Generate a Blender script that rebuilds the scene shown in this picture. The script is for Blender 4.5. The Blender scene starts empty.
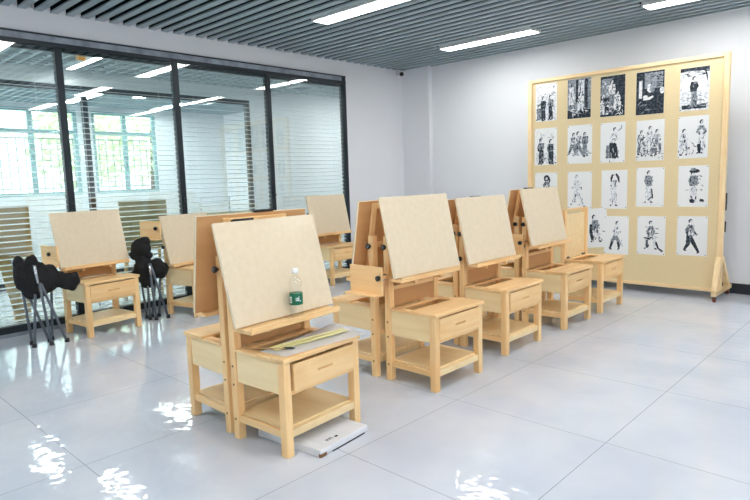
import bpy, bmesh, math, random
from mathutils import Vector, Matrix
random.seed(7)
SC = bpy.context.scene
COL = SC.collection
R = math.radians

# ------------------------------------------------------------------ materials
def srgb(r, g, b):
    f = lambda c: ((c/255)/12.92) if c/255 <= .04045 else (((c/255)+.055)/1.055)**2.4
    return (f(r), f(g), f(b), 1)

def mat(name, col, rough=.5, metal=0, spec=.5, bump=None, vary=None, coat=0):
    m = bpy.data.materials.new(name); m.use_nodes = True
    nt = m.node_tree; b = nt.nodes['Principled BSDF']
    b.inputs['Base Color'].default_value = col
    b.inputs['Roughness'].default_value = rough
    b.inputs['Metallic'].default_value = metal
    b.inputs['Specular IOR Level'].default_value = spec
    if coat:
        b.inputs['Coat Weight'].default_value = coat; b.inputs['Coat Roughness'].default_value = .12
    tc = nt.nodes.new('ShaderNodeTexCoord')
    if vary:
        (sx, sy, sz), col2, amt = vary
        mp = nt.nodes.new('ShaderNodeMapping'); mp.inputs['Scale'].default_value = (sx, sy, sz)
        nz = nt.nodes.new('ShaderNodeTexNoise'); nz.inputs['Scale'].default_value = 1; nz.inputs['Detail'].default_value = 4
        rp = nt.nodes.new('ShaderNodeValToRGB'); rp.color_ramp.elements[0].position = .35; rp.color_ramp.elements[1].position = .7
        rp.color_ramp.elements[0].color = (0, 0, 0, 1); rp.color_ramp.elements[1].color = (amt, amt, amt, 1)
        mx = nt.nodes.new('ShaderNodeMixRGB'); mx.inputs[1].default_value = col; mx.inputs[2].default_value = col2
        nt.links.new(tc.outputs['Object'], mp.inputs[0]); nt.links.new(mp.outputs[0], nz.inputs['Vector'])
        nt.links.new(nz.outputs[0], rp.inputs[0]); nt.links.new(rp.outputs[0], mx.inputs[0]); nt.links.new(mx.outputs[0], b.inputs['Base Color'])
    if bump:
        sc, st = bump
        n2 = nt.nodes.new('ShaderNodeTexNoise'); n2.inputs['Scale'].default_value = sc
        bp = nt.nodes.new('ShaderNodeBump'); bp.inputs['Strength'].default_value = st; bp.inputs['Distance'].default_value = .01
        nt.links.new(tc.outputs['Object'], n2.inputs['Vector']); nt.links.new(n2.outputs[0], bp.inputs['Height']); nt.links.new(bp.outputs[0], b.inputs['Normal'])
    return m

def emit(name, col, s):
    m = bpy.data.materials.new(name); m.use_nodes = True
    nt = m.node_tree; nt.nodes.remove(nt.nodes['Principled BSDF'])
    e = nt.nodes.new('ShaderNodeEmission'); e.inputs[0].default_value = col; e.inputs[1].default_value = s
    nt.links.new(e.outputs[0], nt.nodes['Material Output'].inputs[0]); return m

def glass(name, tint, boost, ior=1.5):
    m = bpy.data.materials.new(name); m.use_nodes = True
    nt = m.node_tree; nt.nodes.remove(nt.nodes['Principled BSDF'])
    t = nt.nodes.new('ShaderNodeBsdfTransparent'); t.inputs[0].default_value = tint
    g = nt.nodes.new('ShaderNodeBsdfGlossy'); g.inputs['Roughness'].default_value = 0.0
    lw = nt.nodes.new('ShaderNodeLayerWeight'); f0 = ((ior-1)/(ior+1))**2*boost
    pw = nt.nodes.new('ShaderNodeMath'); pw.operation = 'POWER'; pw.inputs[1].default_value = 5; nt.links.new(lw.outputs['Facing'], pw.inputs[0])
    mu = nt.nodes.new('ShaderNodeMath'); mu.operation = 'MULTIPLY_ADD'; mu.inputs[1].default_value = 1-f0; mu.inputs[2].default_value = f0; mu.use_clamp = True
    mx = nt.nodes.new('ShaderNodeMixShader')
    nt.links.new(pw.outputs[0], mu.inputs[0]); nt.links.new(mu.outputs[0], mx.inputs[0])
    nt.links.new(t.outputs[0], mx.inputs[1]); nt.links.new(g.outputs[0], mx.inputs[2])
    nt.links.new(mx.outputs[0], nt.nodes['Material Output'].inputs[0]); return m

def wood(name, c1, c2, axis=1, rough=.45, knots=.45):
    """pine: long grain along one axis, a few darker streaks and knots, a different tone for every object"""
    m = bpy.data.materials.new(name); m.use_nodes = True
    nt = m.node_tree; N = nt.nodes.new; L = nt.links.new; b = nt.nodes['Principled BSDF']
    tc = N('ShaderNodeTexCoord'); oi = N('ShaderNodeObjectInfo')
    ad = N('ShaderNodeVectorMath'); ad.operation = 'ADD'
    cb = N('ShaderNodeCombineXYZ'); mu = N('ShaderNodeMath'); mu.operation = 'MULTIPLY'; mu.inputs[1].default_value = 13
    L(oi.outputs['Random'], mu.inputs[0]); [L(mu.outputs[0], cb.inputs[i]) for i in range(3)]
    L(tc.outputs['Object'], ad.inputs[0]); L(cb.outputs[0], ad.inputs[1])
    mp = N('ShaderNodeMapping'); s = [26, 26, 26]; s[axis] = 2.0; mp.inputs['Scale'].default_value = s
    L(ad.outputs[0], mp.inputs[0])
    nz = N('ShaderNodeTexNoise'); nz.inputs['Scale'].default_value = 1; nz.inputs['Detail'].default_value = 5; nz.inputs['Distortion'].default_value = .6
    L(mp.outputs[0], nz.inputs['Vector'])
    rp = N('ShaderNodeValToRGB'); rp.color_ramp.elements[0].position = .3; rp.color_ramp.elements[1].position = .72
    rp.color_ramp.elements[0].color = c1; rp.color_ramp.elements[1].color = c2
    L(nz.outputs[0], rp.inputs[0])
    n2 = N('ShaderNodeTexNoise'); n2.inputs['Scale'].default_value = 3.3; n2.inputs['Detail'].default_value = 1
    L(ad.outputs[0], n2.inputs['Vector'])
    r2 = N('ShaderNodeValToRGB'); r2.color_ramp.elements[0].position = .60; r2.color_ramp.elements[1].position = .8
    r2.color_ramp.elements[0].color = (0, 0, 0, 1); r2.color_ramp.elements[1].color = (knots, knots, knots, 1); L(n2.outputs[0], r2.inputs[0])
    mx = N('ShaderNodeMixRGB'); mx.inputs[2].default_value = (c2[0]*.93, c2[1]*.74, c2[2]*.55, 1)
    L(r2.outputs[0], mx.inputs[0]); L(rp.outputs[0], mx.inputs[1])
    hs = N('ShaderNodeHueSaturation'); mr = N('ShaderNodeMapRange'); mr.inputs[3].default_value = .93; mr.inputs[4].default_value = 1.05
    L(oi.outputs['Random'], mr.inputs[0]); L(mr.outputs[0], hs.inputs['Value']); L(mx.outputs[0], hs.inputs['Color'])
    L(hs.outputs[0], b.inputs['Base Color']); b.inputs['Roughness'].default_value = rough; b.inputs['Specular IOR Level'].default_value = .4
    return m

PA, PB = srgb(246, 211, 157), srgb(236, 190, 130)
M = dict(
    wood_y=wood('pine_along_y', PA, PB, 1), wood_x=wood('pine_along_x', PA, PB, 0), wood_z=wood('pine_along_z', PA, PB, 2),
    ply=wood('pale_plywood', srgb(244, 221, 174), srgb(236, 207, 156), 0, knots=.12),
    brownboard=mat('board_back_plywood', srgb(206, 160, 108), .55, vary=((2, 2, 12), srgb(190, 142, 92), .7)),
    boardface=mat('board_face', srgb(224, 208, 180), .4, spec=.5, coat=.35, vary=((5, 30, 30), srgb(214, 195, 160), .45), bump=(260, .03)),
    boardedge=mat('board_edge', srgb(232, 218, 190), .5),
    pin=mat('knob_black', srgb(26, 26, 28), .35), bolt=mat('bolt_dark', srgb(120, 84, 48), .5),
    black=mat('black_cloth', srgb(14, 14, 16), .85, bump=(60, .4)), tube=mat('steel_tube_grey', srgb(92, 101, 112), .35),
    chrome=mat('chrome', srgb(190, 195, 200), .2, metal=1), rubber=mat('rubber', srgb(34, 36, 40), .7),
    wall=mat('wall_paint', srgb(229, 231, 235), .6, spec=.3, bump=(90, .02)),
    wallgrey=mat('wall_paint_far', srgb(228, 230, 232), .7, spec=.2),
    baseboard=mat('baseboard_black', srgb(30, 36, 42), .4),
    slat=mat('ceiling_slat_metal', srgb(152, 168, 176), .45, metal=.0, spec=.4), plenum=mat('plenum_dark', srgb(24, 30, 36), .9, spec=0),
    grid=mat('ceiling_grid_metal', srgb(190, 202, 206), .5),
    frame=mat('dark_aluminium', srgb(26, 38, 46), .4, metal=.2), frame_light=mat('grey_stone_strip', srgb(150, 160, 172), .4, vary=((1, 9, 9), srgb(90, 96, 108), .7)),
    slatblind=mat('blind_slat_white', srgb(224, 234, 234), .5),
    winframe=mat('window_frame_teal', srgb(140, 178, 180), .4), rail=mat('rail_grey', srgb(126, 140, 150), .4),
    glass=glass('partition_glass', (.955, .982, .98, 1), 1.9), glass2=glass('clear_glass', (.95, .98, .98, 1), 1.0),
    lampfar=emit('lamp_diffuser_far', (1, .985, .96, 1), 36), lamp=emit('lamp_diffuser', (1, .985, .96, 1), 17), lampframe=mat('lamp_frame', srgb(225, 228, 230), .4),
    orange=mat('orange_dust_cover', srgb(250, 165, 25), .5), white=mat('white_plastic', srgb(238, 238, 240), .35),
    paper=mat('white_paper', srgb(245, 245, 245), .7, spec=.2), sheet=mat('drawing_paper', srgb(232, 232, 231), .7, spec=.2), carton=mat('white_carton', srgb(228, 230, 234), .55, bump=(14, .25), vary=((6, 6, 6), srgb(205, 206, 212), .5)),
    canvas=mat('display_board_panel', srgb(226, 206, 164), .6, spec=.3, vary=((90, 6, 90), srgb(215, 193, 147), .6)),
    stripwood=wood('light_frame_wood', srgb(246, 222, 176), srgb(236, 200, 148), 0), stripwood_z=wood('light_frame_wood_upright', srgb(246, 222, 176), srgb(236, 200, 148), 2),
    strip_yellow=mat('pale_yellow_strip', srgb(232, 224, 158), .4), cord=mat('brown_cord', srgb(182, 150, 108), .7),
    pet=glass('clear_bottle_plastic', (.97, .975, .975, 1), 1.2, 1.45), green=mat('bottle_label_green', srgb(0, 104, 72), .35), cap=mat('bottle_cap_white', srgb(240, 244, 246), .35),
    olive=mat('olive_board', srgb(170, 160, 120), .7), tan=mat('tan_plank', srgb(196, 160, 104), .6),
    leaf=mat('leaf_green', srgb(222, 232, 190), .7), bark=mat('bark', srgb(90, 76, 60), .9), ground=mat('outdoor_paving', srgb(200, 200, 195), .9),
    caster=mat('caster_red_brown', srgb(120, 62, 44), .5), floorfar=mat('floor_far_tile', srgb(196, 202, 208), .2),
)

def ink(name, c1, c2, lo, hi):
    m = mat(name, c1, .85, spec=.1, vary=((48, 48, 48), c2, 1.0))
    rp = [n for n in m.node_tree.nodes if n.type == 'VALTORGB'][0]
    rp.color_ramp.elements[0].position = lo; rp.color_ramp.elements[1].position = hi
    return m
def floor_material():
    m = bpy.data.materials.new('polished_floor_tiles'); m.use_nodes = True
    nt = m.node_tree; N = nt.nodes.new; L = nt.links.new; b = nt.nodes['Principled BSDF']
    tc = N('ShaderNodeTexCoord'); sp = N('ShaderNodeSeparateXYZ'); L(tc.outputs['Object'], sp.inputs[0])
    masks, cells = [], []
    for i, (o, p) in enumerate(((-1.0, .822), (.862, .828))):
        a = N('ShaderNodeMath'); a.operation = 'SUBTRACT'; a.inputs[1].default_value = o; L(sp.outputs[i], a.inputs[0])
        d = N('ShaderNodeMath'); d.operation = 'DIVIDE'; d.inputs[1].default_value = p; L(a.outputs[0], d.inputs[0])
        fl = N('ShaderNodeMath'); fl.operation = 'FLOOR'; L(d.outputs[0], fl.inputs[0]); cells.append(fl)
        pg = N('ShaderNodeMath'); pg.operation = 'PINGPONG'; pg.inputs[1].default_value = .5; L(d.outputs[0], pg.inputs[0])
        lt = N('ShaderNodeMath'); lt.operation = 'LESS_THAN'; lt.inputs[1].default_value = .0022; L(pg.outputs[0], lt.inputs[0]); masks.append(lt)
    mxm = N('ShaderNodeMath'); mxm.operation = 'MAXIMUM'; L(masks[0].outputs[0], mxm.inputs[0]); L(masks[1].outputs[0], mxm.inputs[1])
    cb = N('ShaderNodeCombineXYZ'); L(cells[0].outputs[0], cb.inputs[0]); L(cells[1].outputs[0], cb.inputs[1])
    wn = N('ShaderNodeTexWhiteNoise'); L(cb.outputs[0], wn.inputs['Vector'])
    nz = N('ShaderNodeTexNoise'); nz.inputs['Scale'].default_value = 2.2; nz.inputs['Detail'].default_value = 3; L(tc.outputs['Object'], nz.inputs['Vector'])
    rp = N('ShaderNodeValToRGB'); rp.color_ramp.elements[0].color = srgb(194, 202, 216); rp.color_ramp.elements[1].color = srgb(208, 213, 222)
    rp.color_ramp.elements[0].position = .35; rp.color_ramp.elements[1].position = .65
    L(nz.outputs[0], rp.inputs[0])
    mx = N('ShaderNodeMixRGB'); mx.inputs[2].default_value = srgb(150, 157, 168); L(mxm.outputs[0], mx.inputs[0]); L(rp.outputs[0], mx.inputs[1])
    L(mx.outputs[0], b.inputs['Base Color'])
    b.inputs['Roughness'].default_value = .055; b.inputs['Specular IOR Level'].default_value = .62
    # slight waviness and a small tilt of every tile, which break up the reflections
    n2 = N('ShaderNodeTexNoise'); n2.inputs['Scale'].default_value = 15; n2.inputs['Detail'].default_value = 1; L(tc.outputs['Object'], n2.inputs['Vector'])
    bp = N('ShaderNodeBump'); bp.inputs['Strength'].default_value = .075; bp.inputs['Distance'].default_value = .02; L(n2.outputs[0], bp.inputs['Height'])
    cs = N('ShaderNodeVectorMath'); cs.operation = 'SUBTRACT'; cs.inputs[1].default_value = (.5, .5, .5); L(wn.outputs['Color'], cs.inputs[0])
    sc = N('ShaderNodeVectorMath'); sc.operation = 'MULTIPLY'; sc.inputs[1].default_value = (.012, .012, 0); L(cs.outputs[0], sc.inputs[0])
    ad = N('ShaderNodeVectorMath'); ad.operation = 'ADD'; L(bp.outputs[0], ad.inputs[0]); L(sc.outputs[0], ad.inputs[1])
    nn = N('ShaderNodeVectorMath'); nn.operation = 'NORMALIZE'; L(ad.outputs[0], nn.inputs[0]); L(nn.outputs[0], b.inputs['Normal'])
    return m
M['floor'] = floor_material()
M['ink'] = ink('ink_black', srgb(44, 50, 58), srgb(98, 104, 112), .45, .8)
M['grey'] = ink('charcoal_grey', srgb(98, 106, 116), srgb(184, 188, 194), .34, .76)
M['lgrey'] = ink('wash_grey', srgb(176, 182, 190), srgb(238, 238, 239), .34, .60)

# ------------------------------------------------------------------ mesh helpers
class MB:
    def __init__(s): s.bm = bmesh.new(); s.mi = 0
    def _tag(s, faces):
        for f in faces: f.material_index = s.mi
    def box(s, x0, y0, z0, x1, y1, z1, bev=0, mx=None):
        vs = [s.bm.verts.new(v) for v in ((x0,y0,z0),(x1,y0,z0),(x1,y1,z0),(x0,y1,z0),(x0,y0,z1),(x1,y0,z1),(x1,y1,z1),(x0,y1,z1))]
        fs = [s.bm.faces.new([vs[i] for i in q]) for q in ((3,2,1,0),(4,5,6,7),(0,1,5,4),(1,2,6,5),(2,3,7,6),(3,0,4,7))]
        s._tag(fs)
        if bev:
            ed = {e for f in fs for e in f.edges}
            r = bmesh.ops.bevel(s.bm, geom=list(ed), offset=bev, segments=1, affect='EDGES', profile=.5)
            s._tag(r['faces'])
            vs = list({v for f in r['faces'] for v in f.verts} | {v for v in vs if v.is_valid})
        if mx is not None: bmesh.ops.transform(s.bm, matrix=mx, verts=[v for v in vs if v.is_valid])
        return s
    def bar(s, a, b, w, d, up=(0, 0, 1), bev=0):
        a, b = Vector(a), Vector(b); z = (b-a); l = z.length; z.normalize()
        x = Vector(up).cross(z)
        if x.length < 1e-4: x = Vector((1, 0, 0)).cross(z)
        x.normalize(); y = z.cross(x)
        mx = Matrix((x, y, z)).transposed().to_4x4(); mx.translation = a
        return s.box(-w/2, -d/2, 0, w/2, d/2, l, bev, mx)
    def tube(s, pts, r, n=10, cap=True):
        pts = [Vector(p) for p in pts]; rs = r if isinstance(r, (list, tuple)) else [r]*len(pts)
        rings = []; prev = None
        for i, p in enumerate(pts):
            t = (pts[min(i+1, len(pts)-1)] - pts[max(i-1, 0)]).normalized()
            if prev is None:
                u = t.orthogonal().normalized()
            else:
                u = (prev - t*prev.dot(t)).normalized()
            prev = u; v = t.cross(u)
            rings.append([s.bm.verts.new(p + (u*math.cos(2*math.pi*k/n) + v*math.sin(2*math.pi*k/n))*rs[i]) for k in range(n)])
        fs = []
        for a, b in zip(rings, rings[1:]):
            for k in range(n): fs.append(s.bm.faces.new((a[k], a[(k+1) % n], b[(k+1) % n], b[k])))
        if cap: fs += [s.bm.faces.new(rings[0][::-1]), s.bm.faces.new(rings[-1])]
        s._tag(fs)
        for f in fs[:-2] if cap else fs: f.smooth = True
        return s
    def lathe(s, prof, n=20, c=(0, 0, 0)):
        return s.tube([(c[0], c[1], c[2]+z) for r, z in prof], [max(r, 1e-4) for r, z in prof], n)
    def ball(s, c, r, mx=None, sub=2):
        q = bmesh.ops.create_icosphere(s.bm, subdivisions=sub, radius=1)
        m = Matrix.Translation(c) @ (mx or Matrix.Identity(4)) @ Matrix.Diagonal((*((r,)*3 if not isinstance(r, (tuple, list)) else r), 1))
        bmesh.ops.transform(s.bm, matrix=m, verts=q['verts'])
        for f in {f for v in q['verts'] for f in v.link_faces}: f.smooth = True; f.material_index = s.mi
        return s
    def poly(s, pts):
        f = s.bm.faces.new([s.bm.verts.new(p) for p in pts]); f.material_index = s.mi; return s
    def prism(s, pts, dz, mx=None):
        a = [s.bm.verts.new((*p, 0)) for p in pts]; b = [s.bm.verts.new((*p, dz)) for p in pts]; n = len(pts)
        fs = [s.bm.faces.new(a[::-1]), s.bm.faces.new(b)] + [s.bm.faces.new((a[i], a[(i+1) % n], b[(i+1) % n], b[i])) for i in range(n)]
        s._tag(fs)
        if mx is not None: bmesh.ops.transform(s.bm, matrix=mx, verts=a+b)
        return s
    def m(s, i): s.mi = i; return s
    def mesh(s, name, mats):
        me = bpy.data.meshes.new(name); bmesh.ops.recalc_face_normals(s.bm, faces=s.bm.faces) if not getattr(s, 'keep', 0) else None
        s.bm.to_mesh(me); s.bm.free()
        for k in (mats if isinstance(mats, (list, tuple)) else [mats]): me.materials.append(k)
        return me
    def build(s, name, mats, parent=None, loc=None, rot=None):
        return link(name, s.mesh(name, mats), parent, loc, rot)

def link(name, me, parent=None, loc=None, rot=None):
    o = bpy.data.objects.new(name, me); COL.objects.link(o)
    if parent: o.parent = parent
    if loc: o.location = loc
    if rot: o.rotation_euler = rot
    return o
def tag(o, label=None, cat=None, group=None, kind=None):
    for k, v in (('label', label), ('category', cat), ('group', group), ('kind', kind)):
        if v: o[k] = v
    return o
def thing(name, label, cat, loc=(0, 0, 0), rz=0, group=None):
    o = link(name, None, None, loc, (0, 0, rz)); return tag(o, label, cat, group)
def struct(name, mb, mats, parent=None):
    o = mb.build(name, mats, parent)
    if not parent: o['kind'] = 'structure'
    return o

# ------------------------------------------------------------------ camera
yaw, pitch, roll = 0.761724841, -0.122640816, 0.0298748282
f = Vector((-math.sin(yaw)*math.cos(pitch), math.cos(yaw)*math.cos(pitch), math.sin(pitch)))
r0 = Vector((math.cos(yaw), math.sin(yaw), 0)); d0 = f.cross(r0)
rr = math.cos(roll)*r0 + math.sin(roll)*d0; dd = -math.sin(roll)*r0 + math.cos(roll)*d0
cd = bpy.data.cameras.new('camera'); cam = bpy.data.objects.new('camera', cd); COL.objects.link(cam)
mw = Matrix((rr, -dd, -f)).transposed().to_4x4(); mw.translation = (0.0192, -0.0290, 1.2267); cam.matrix_world = mw
cd.sensor_width = 36; cd.lens = 590.166/750*36; cd.clip_start = .05
SC.camera = cam

# ------------------------------------------------------------------ the room
XP, YB, ZC, XR, YF = -5.5, 6.47, 2.68, 2.6, -2.2
struct('floor', MB().box(XP-.1, YF-.2, -.1, XR+.2, YB+.2, 0), M['floor'])
struct('wall_back', MB().box(XP-.1, YB, 0, XR+.2, YB+.2, 2.98), M['wall'])
struct('wall_front', MB().box(XP-.1, YF-.2, 0, XR+.2, YF, 2.98), M['wall'])
# wall that holds the partition: a strip above it and a solid piece beyond its end
w = MB().box(XP-.1, YF, 2.5, XP, 5.29, 2.98).box(XP-.1, 5.29, 0, XP, YB, 2.98)
struct('wall_left', w, M['wall'])
struct('wall_column', MB().box(XP, 6.40, 0, -5.03, YB, 2.98), M['wall'])
# right wall, out of view, with windows added to let daylight in
w = MB(); wins = [(-1.9, .1), (.6, 2.7)]; ys = [YF] + [v for q in wins for v in q] + [YB]
for a, b in zip(ys[0::2], ys[1::2]): w.box(XR, a, 0, XR+.2, b, 2.98)
for a, b in wins: w.box(XR, a, 0, XR+.2, b, .9).box(XR, a, 2.5, XR+.2, b, 2.98)
struct('wall_right', w, M['wall'])
for i, (a, b) in enumerate(wins):
    q = MB()
    for y in (a, (a+b)/2-.025, b-.05): q.box(XR+.06, y, .9, XR+.12, y+.05, 2.5)
    for z in (.9, 1.9, 2.45): q.box(XR+.061, a, z, XR+.119, b, z+.05)
    struct('window_%d' % (20+i), q, M['white'])
struct('baseboard_back', MB().box(-5.016, YB-.014, 0, XR, YB, .1, .002), M['baseboard'])
struct('baseboard_left', MB().box(XP, 5.30, 0, XP+.014, 6.40, .1).box(XP+.014, 6.386, 0, -5.016, 6.40, .1).box(-5.03, 6.40, 0, -5.016, YB-.014, .1), M['baseboard'])

# lamps first, the slats leave room for them
LX = [(-4.26, -3.08), (-2.0, -.82), (.26, 1.44)]; LY = [-.04, 1.88, 3.80, 5.72]
c = MB()
y = YF + .02
pitch_s = .1235; k = math.floor((1.54 - YF)/pitch_s); y = 1.54 - k*pitch_s - .032
while y < YB:
    cuts = []
    for ly in LY:
        if y + .064 > ly - .11 and y < ly + .11: cuts = LX
    x = XP
    for a, b in list(cuts) + [(XR, XR)]:
        a_, b_ = a-.012, b+.012
        x1 = min(a_, XR)
        if x1 - x > .02:
            c.m(0).box(x, max(y, YF), ZC, x1, min(y+.062, YB), ZC+.014)
            c.m(1).box(x, max(y, YF)+.004, ZC+.014, x1, min(y+.058, YB)-.001, ZC+.09)
        x = b_
    y += pitch_s
c.m(1).box(XP, YF, 2.93, XR, YB, 2.98)
struct('ceiling', c, [M['slat'], M['plenum']])

lampproto = None
def ceiling_lamp(x0, x1, yc, z, label, group, wd=.2, lm='lamp'):
    o = thing('ceiling_light', label, 'ceiling light', ((x0+x1)/2, yc, z), 0, group)
    l = (x1-x0)/2; h = wd/2
    q = MB().box(-l, -h, 0, l, -h+.012, .05).box(-l, h-.012, 0, l, h, .05).box(-l, -h+.012, 0, -l+.012, h-.012, .05).box(l-.012, -h+.012, 0, l, h-.012, .05).box(-l, -h, .05, l, h, .056)
    q.build('frame', M['lampframe'], o)
    MB().box(-l+.0125, -h+.0125, .004, l-.0125, h-.0125, .012).build('diffuser', M[lm], o)
    return o
names = {(0, 3): 'long ceiling light panel nearest the corner with the camera', (0, 2): 'long ceiling light panel cut off by the top edge, left of the others',
         (1, 3): 'ceiling light panel above the display board of drawings'}
for i, (a, b) in enumerate(LX):
    for j, ly in enumerate(LY):
        ceiling_lamp(a, b, ly, ZC-.012, names.get((i, j), 'recessed strip ceiling light behind the camera position'), 'ceiling light panels')

# ------------------------------------------------------------------ glass partition
posts = [-1.36, -.29, .80, 1.905, 2.975, 4.09, 5.255]     # post centres along the wall
PW = .058
head = MB().box(XP-.06, YF, 2.40, XP+.025, 5.29, 2.435).m(1).box(XP-.05, YF, 2.435, XP+.02, 5.225, 2.485).m(0).box(XP-.06, YF, 2.485, XP+.025, 5.29, 2.50).box(XP-.05, 5.225, 2.435, XP+.02, 5.29, 2.485)
struct('trim_1', head, [M['frame'], M['frame_light']])
struct('trim_2', MB().box(XP-.06, YF, .03, XP+.025, 5.29, .085).m(1).box(XP-.06, YF, 0, XP+.03, 5.29, .03), [M['frame'], M['frame_light']])
blind_names = {3: 'white venetian blind in the glass partition bay at the photo\'s left edge', 4: 'white venetian blind in the partition bay behind the desk beside the first stool',
               5: 'white venetian blind in the partition bay behind the bright white pane', 6: 'white venetian blind in the last partition bay beside the solid wall'}
blind_names = {3: "white venetian blind in the partition bay at the photo's left edge",
               4: 'white venetian blind in the second partition bay, above the second black stool',
               5: 'white venetian blind in the third partition bay, with the white far wall behind it',
               6: 'white venetian blind in the last partition bay, next to the plain white wall'}
for i, yc in enumerate(posts):
    y1 = yc - PW/2; y0 = (posts[i-1] + PW/2) if i else YF
    fr = MB().box(XP-.038, yc-PW/2, .085, XP+.025, yc+PW/2 if i < 6 else 5.29, 2.40, .003)
    wo = struct('window_%d' % (i+1), fr, M['frame'])
    g = MB().box(XP+.006, y0, .085, XP+.010, y1, 2.40).build('glass', M['glass'], wo)
    g = MB().box(XP-.036, y0, .085, XP-.033, y1, 2.40).build('glass', M['glass2'], wo)
    if i < 2: continue
    b = thing('venetian_blind', blind_names.get(i, 'white venetian blind in a partition bay outside the picture'), 'blind', (XP-.0135, (y0+y1)/2, 0), 0, 'venetian blinds inside the glass partition')
    h = (y1-y0)/2 - .002
    s = MB(); z = .12
    while z < 2.36:
        mx = Matrix.Translation((0, 0, z)) @ Matrix.Rotation(R(13), 4, 'Y')
        s.box(-.015, -h, -.001, .015, h, .001, 0, mx); z += .0475
    s.build('slats', M['slatblind'], b)
    MB().box(-.015, -h, 2.365, .015, h, 2.398).build('head_rail', M['frame'], b)
    MB().box(-.012, -h, .088, .012, h, .1).build('bottom_rail', M['slatblind'], b)
    for s_ in (-.3, .3): MB().tube([(0, s_*1.2, .1), (0, s_*1.2, 2.37)], .0012, 5).build('ladder_cord', M['slatblind'], b)
    if i < 6: MB().ball((.056, h+.034, 1.06), (.014, .016, .022)).tube([(.04, h+.034, 1.06), (.05, h+.034, 1.06)], .008, 8).build('control_knob', M['pin'], b)

# ------------------------------------------------------------------ corridor and classroom beyond the glass
X2 = -8.05; X3 = -11.6
struct('floor_corridor', MB().box(X3-.2, YF-.2, -.1, XP-.1, 9, 0), M['floorfar'])
c = MB()
y = YF
while y < 8.6:
    c.box(X2, y, 2.68, XP-.1, y+.022, 2.73); y += .15
x = X2+.08
while x < XP-.12:
    c.box(x, YF, 2.681, x+.022, 8.6, 2.729); x += .15
c.m(1).box(X2, YF, 2.93, XP-.1, 8.6, 2.98)
struct('ceiling_corridor', c, [M['grid'], M['plenum']])
w = MB().box(X2-.12, YF, 2.5, X2, 8.8, 2.98).box(X2-.12, 5.62, 0, X2, 8.8, 2.5)
struct('wall_corridor', w, M['wallgrey'])
struct('wall_corridor_end', MB().box(X2, 8.6, 0, XP-.1, 8.8, 2.98).box(XP-.1, YB, 0, XP, 8.8, 2.98), M['wallgrey'])
pf = MB()
for yc in (-1.2, .95, 3.08, 5.59):
    pf.box(X2-.07, yc-.032, .0, X2, yc+.032, 2.43)
pf.box(X2-.07, YF, 2.43, X2, 5.62, 2.5).box(X2-.071, YF, 0, X2+.001, 5.62, .08)
p2 = struct('window_8', pf, M['frame'])
MB().box(X2-.03, YF, .08, X2-.024, 5.56, 2.43).build('glass', M['glass2'], p2)
# far classroom
c = MB(); y = YF
while y < 7.4:
    c.box(X3, y, 2.68, X2-.12, y+.06, 2.73); y += .125
c.m(1).box(X3, YF, 2.93, X2-.12, 7.5, 2.98)
struct('ceiling_far', c, [M['slat'], M['plenum']])
struct('wall_far_end', MB().box(X3, 7.4, 0, X2-.12, 7.6, 2.98), M['wallgrey'])
fw = [(-1.2, .6), (.95, 2.7), (2.72, 4.28), (4.54, 5.80)]
w = MB(); ys = [YF] + [v for q in fw for v in q] + [7.4]
for a, b in zip(ys[0::2], ys[1::2]): w.box(X3-.2, a, 0, X3, b, 2.98)
for a, b in fw: w.box(X3-.2, a, 0, X3, b, 1.07).box(X3-.2, a, 2.62, X3, b, 2.98)
struct('wall_far', w, M['wallgrey'])
for i, (a, b) in enumerate(fw):
    q = MB(); m_ = (a+b)/2
    for y, t in ((a, .06), (m_-.04, .08), (b-.06, .06)): q.box(X3-.1, y, 1.07, X3-.03, y+t, 2.62)
    for z, t in ((1.07, .06), (2.18, .07), (2.56, .06)): q.box(X3-.101, a, z, X3-.029, b, z+t)
    wo = struct('window_%d' % (9+i), q, M['winframe'])
    g = MB(); y = a+.15
    g.tube([(X3-.14, a, 2.10), (X3-.14, b, 2.10)], .014, 6).tube([(X3-.14, a, 1.2), (X3-.14, b, 1.2)], .014, 6)
    while y < b-.05:
        g.tube([(X3-.14, y, 1.1), (X3-.14, y, 2.10)], .009, 6); y += .135
    g.build('safety_rail', M['rail'], wo)
    MB().box(X3-.075, a+.03, 1.1, X3-.07, b-.03, 2.58).build('glass', M['glass2'], wo)
for n_, (a, b, yc) in enumerate(((-7.85, -6.75, 2.85), (-6.95, -6.2, 5.95), (-7.4, -6.2, .6), (-7.4, -6.2, 7.6))):  # last two lamps are unseen, added only to brighten the corridor
    ceiling_lamp(a, b, yc, 2.655, ('corridor ceiling light seen through the glass beside an orange detector', 'corridor ceiling light seen through the last partition bay', 'unseen corridor light at left, added to brighten the corridor', 'unseen corridor light beyond the solid wall, added to brighten the corridor')[n_], 'corridor ceiling lights', lm='lampfar', wd=(.1, .1, .2, .2)[n_])
for n_, (a, b, yc) in enumerate(((-9.6, -8.5, 2.55), (-11.0, -9.4, 3.9), (-9.8, -8.6, 4.6), (-11.2, -10, 5.6))):
    ceiling_lamp(a, b, yc, 2.655, ('far classroom ceiling light nearest the left edge', 'far classroom ceiling light above the barred windows', 'far classroom ceiling light right of the narrow ladder-like post', 'far classroom ceiling light above the white far wall')[n_], 'far classroom ceiling lights', lm='lampfar')
def detector(loc, label):
    o = thing('smoke_detector', label, 'smoke detector', loc, 0, 'orange covered detectors')
    MB().lathe([(.05, 0), (.05, -.012), (.03, -.016)], 14).build('base', M['white'], o)
    MB().lathe([(.042, -.016), (.05, -.03), (.05, -.055), (.035, -.07), (.0, -.072)], 14).build('dust_cover', M['orange'], o)
detector((-6.95, 2.66, 2.68), 'orange covered smoke detector on corridor ceiling, the biggest of them')
detector((-9.2, 4.62, 2.68), 'small orange smoke detector in far classroom left of the second dark post')
detector((-9.2, 6.08, 2.68), 'orange smoke detector above the white pane near the end of the far partition')
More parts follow.
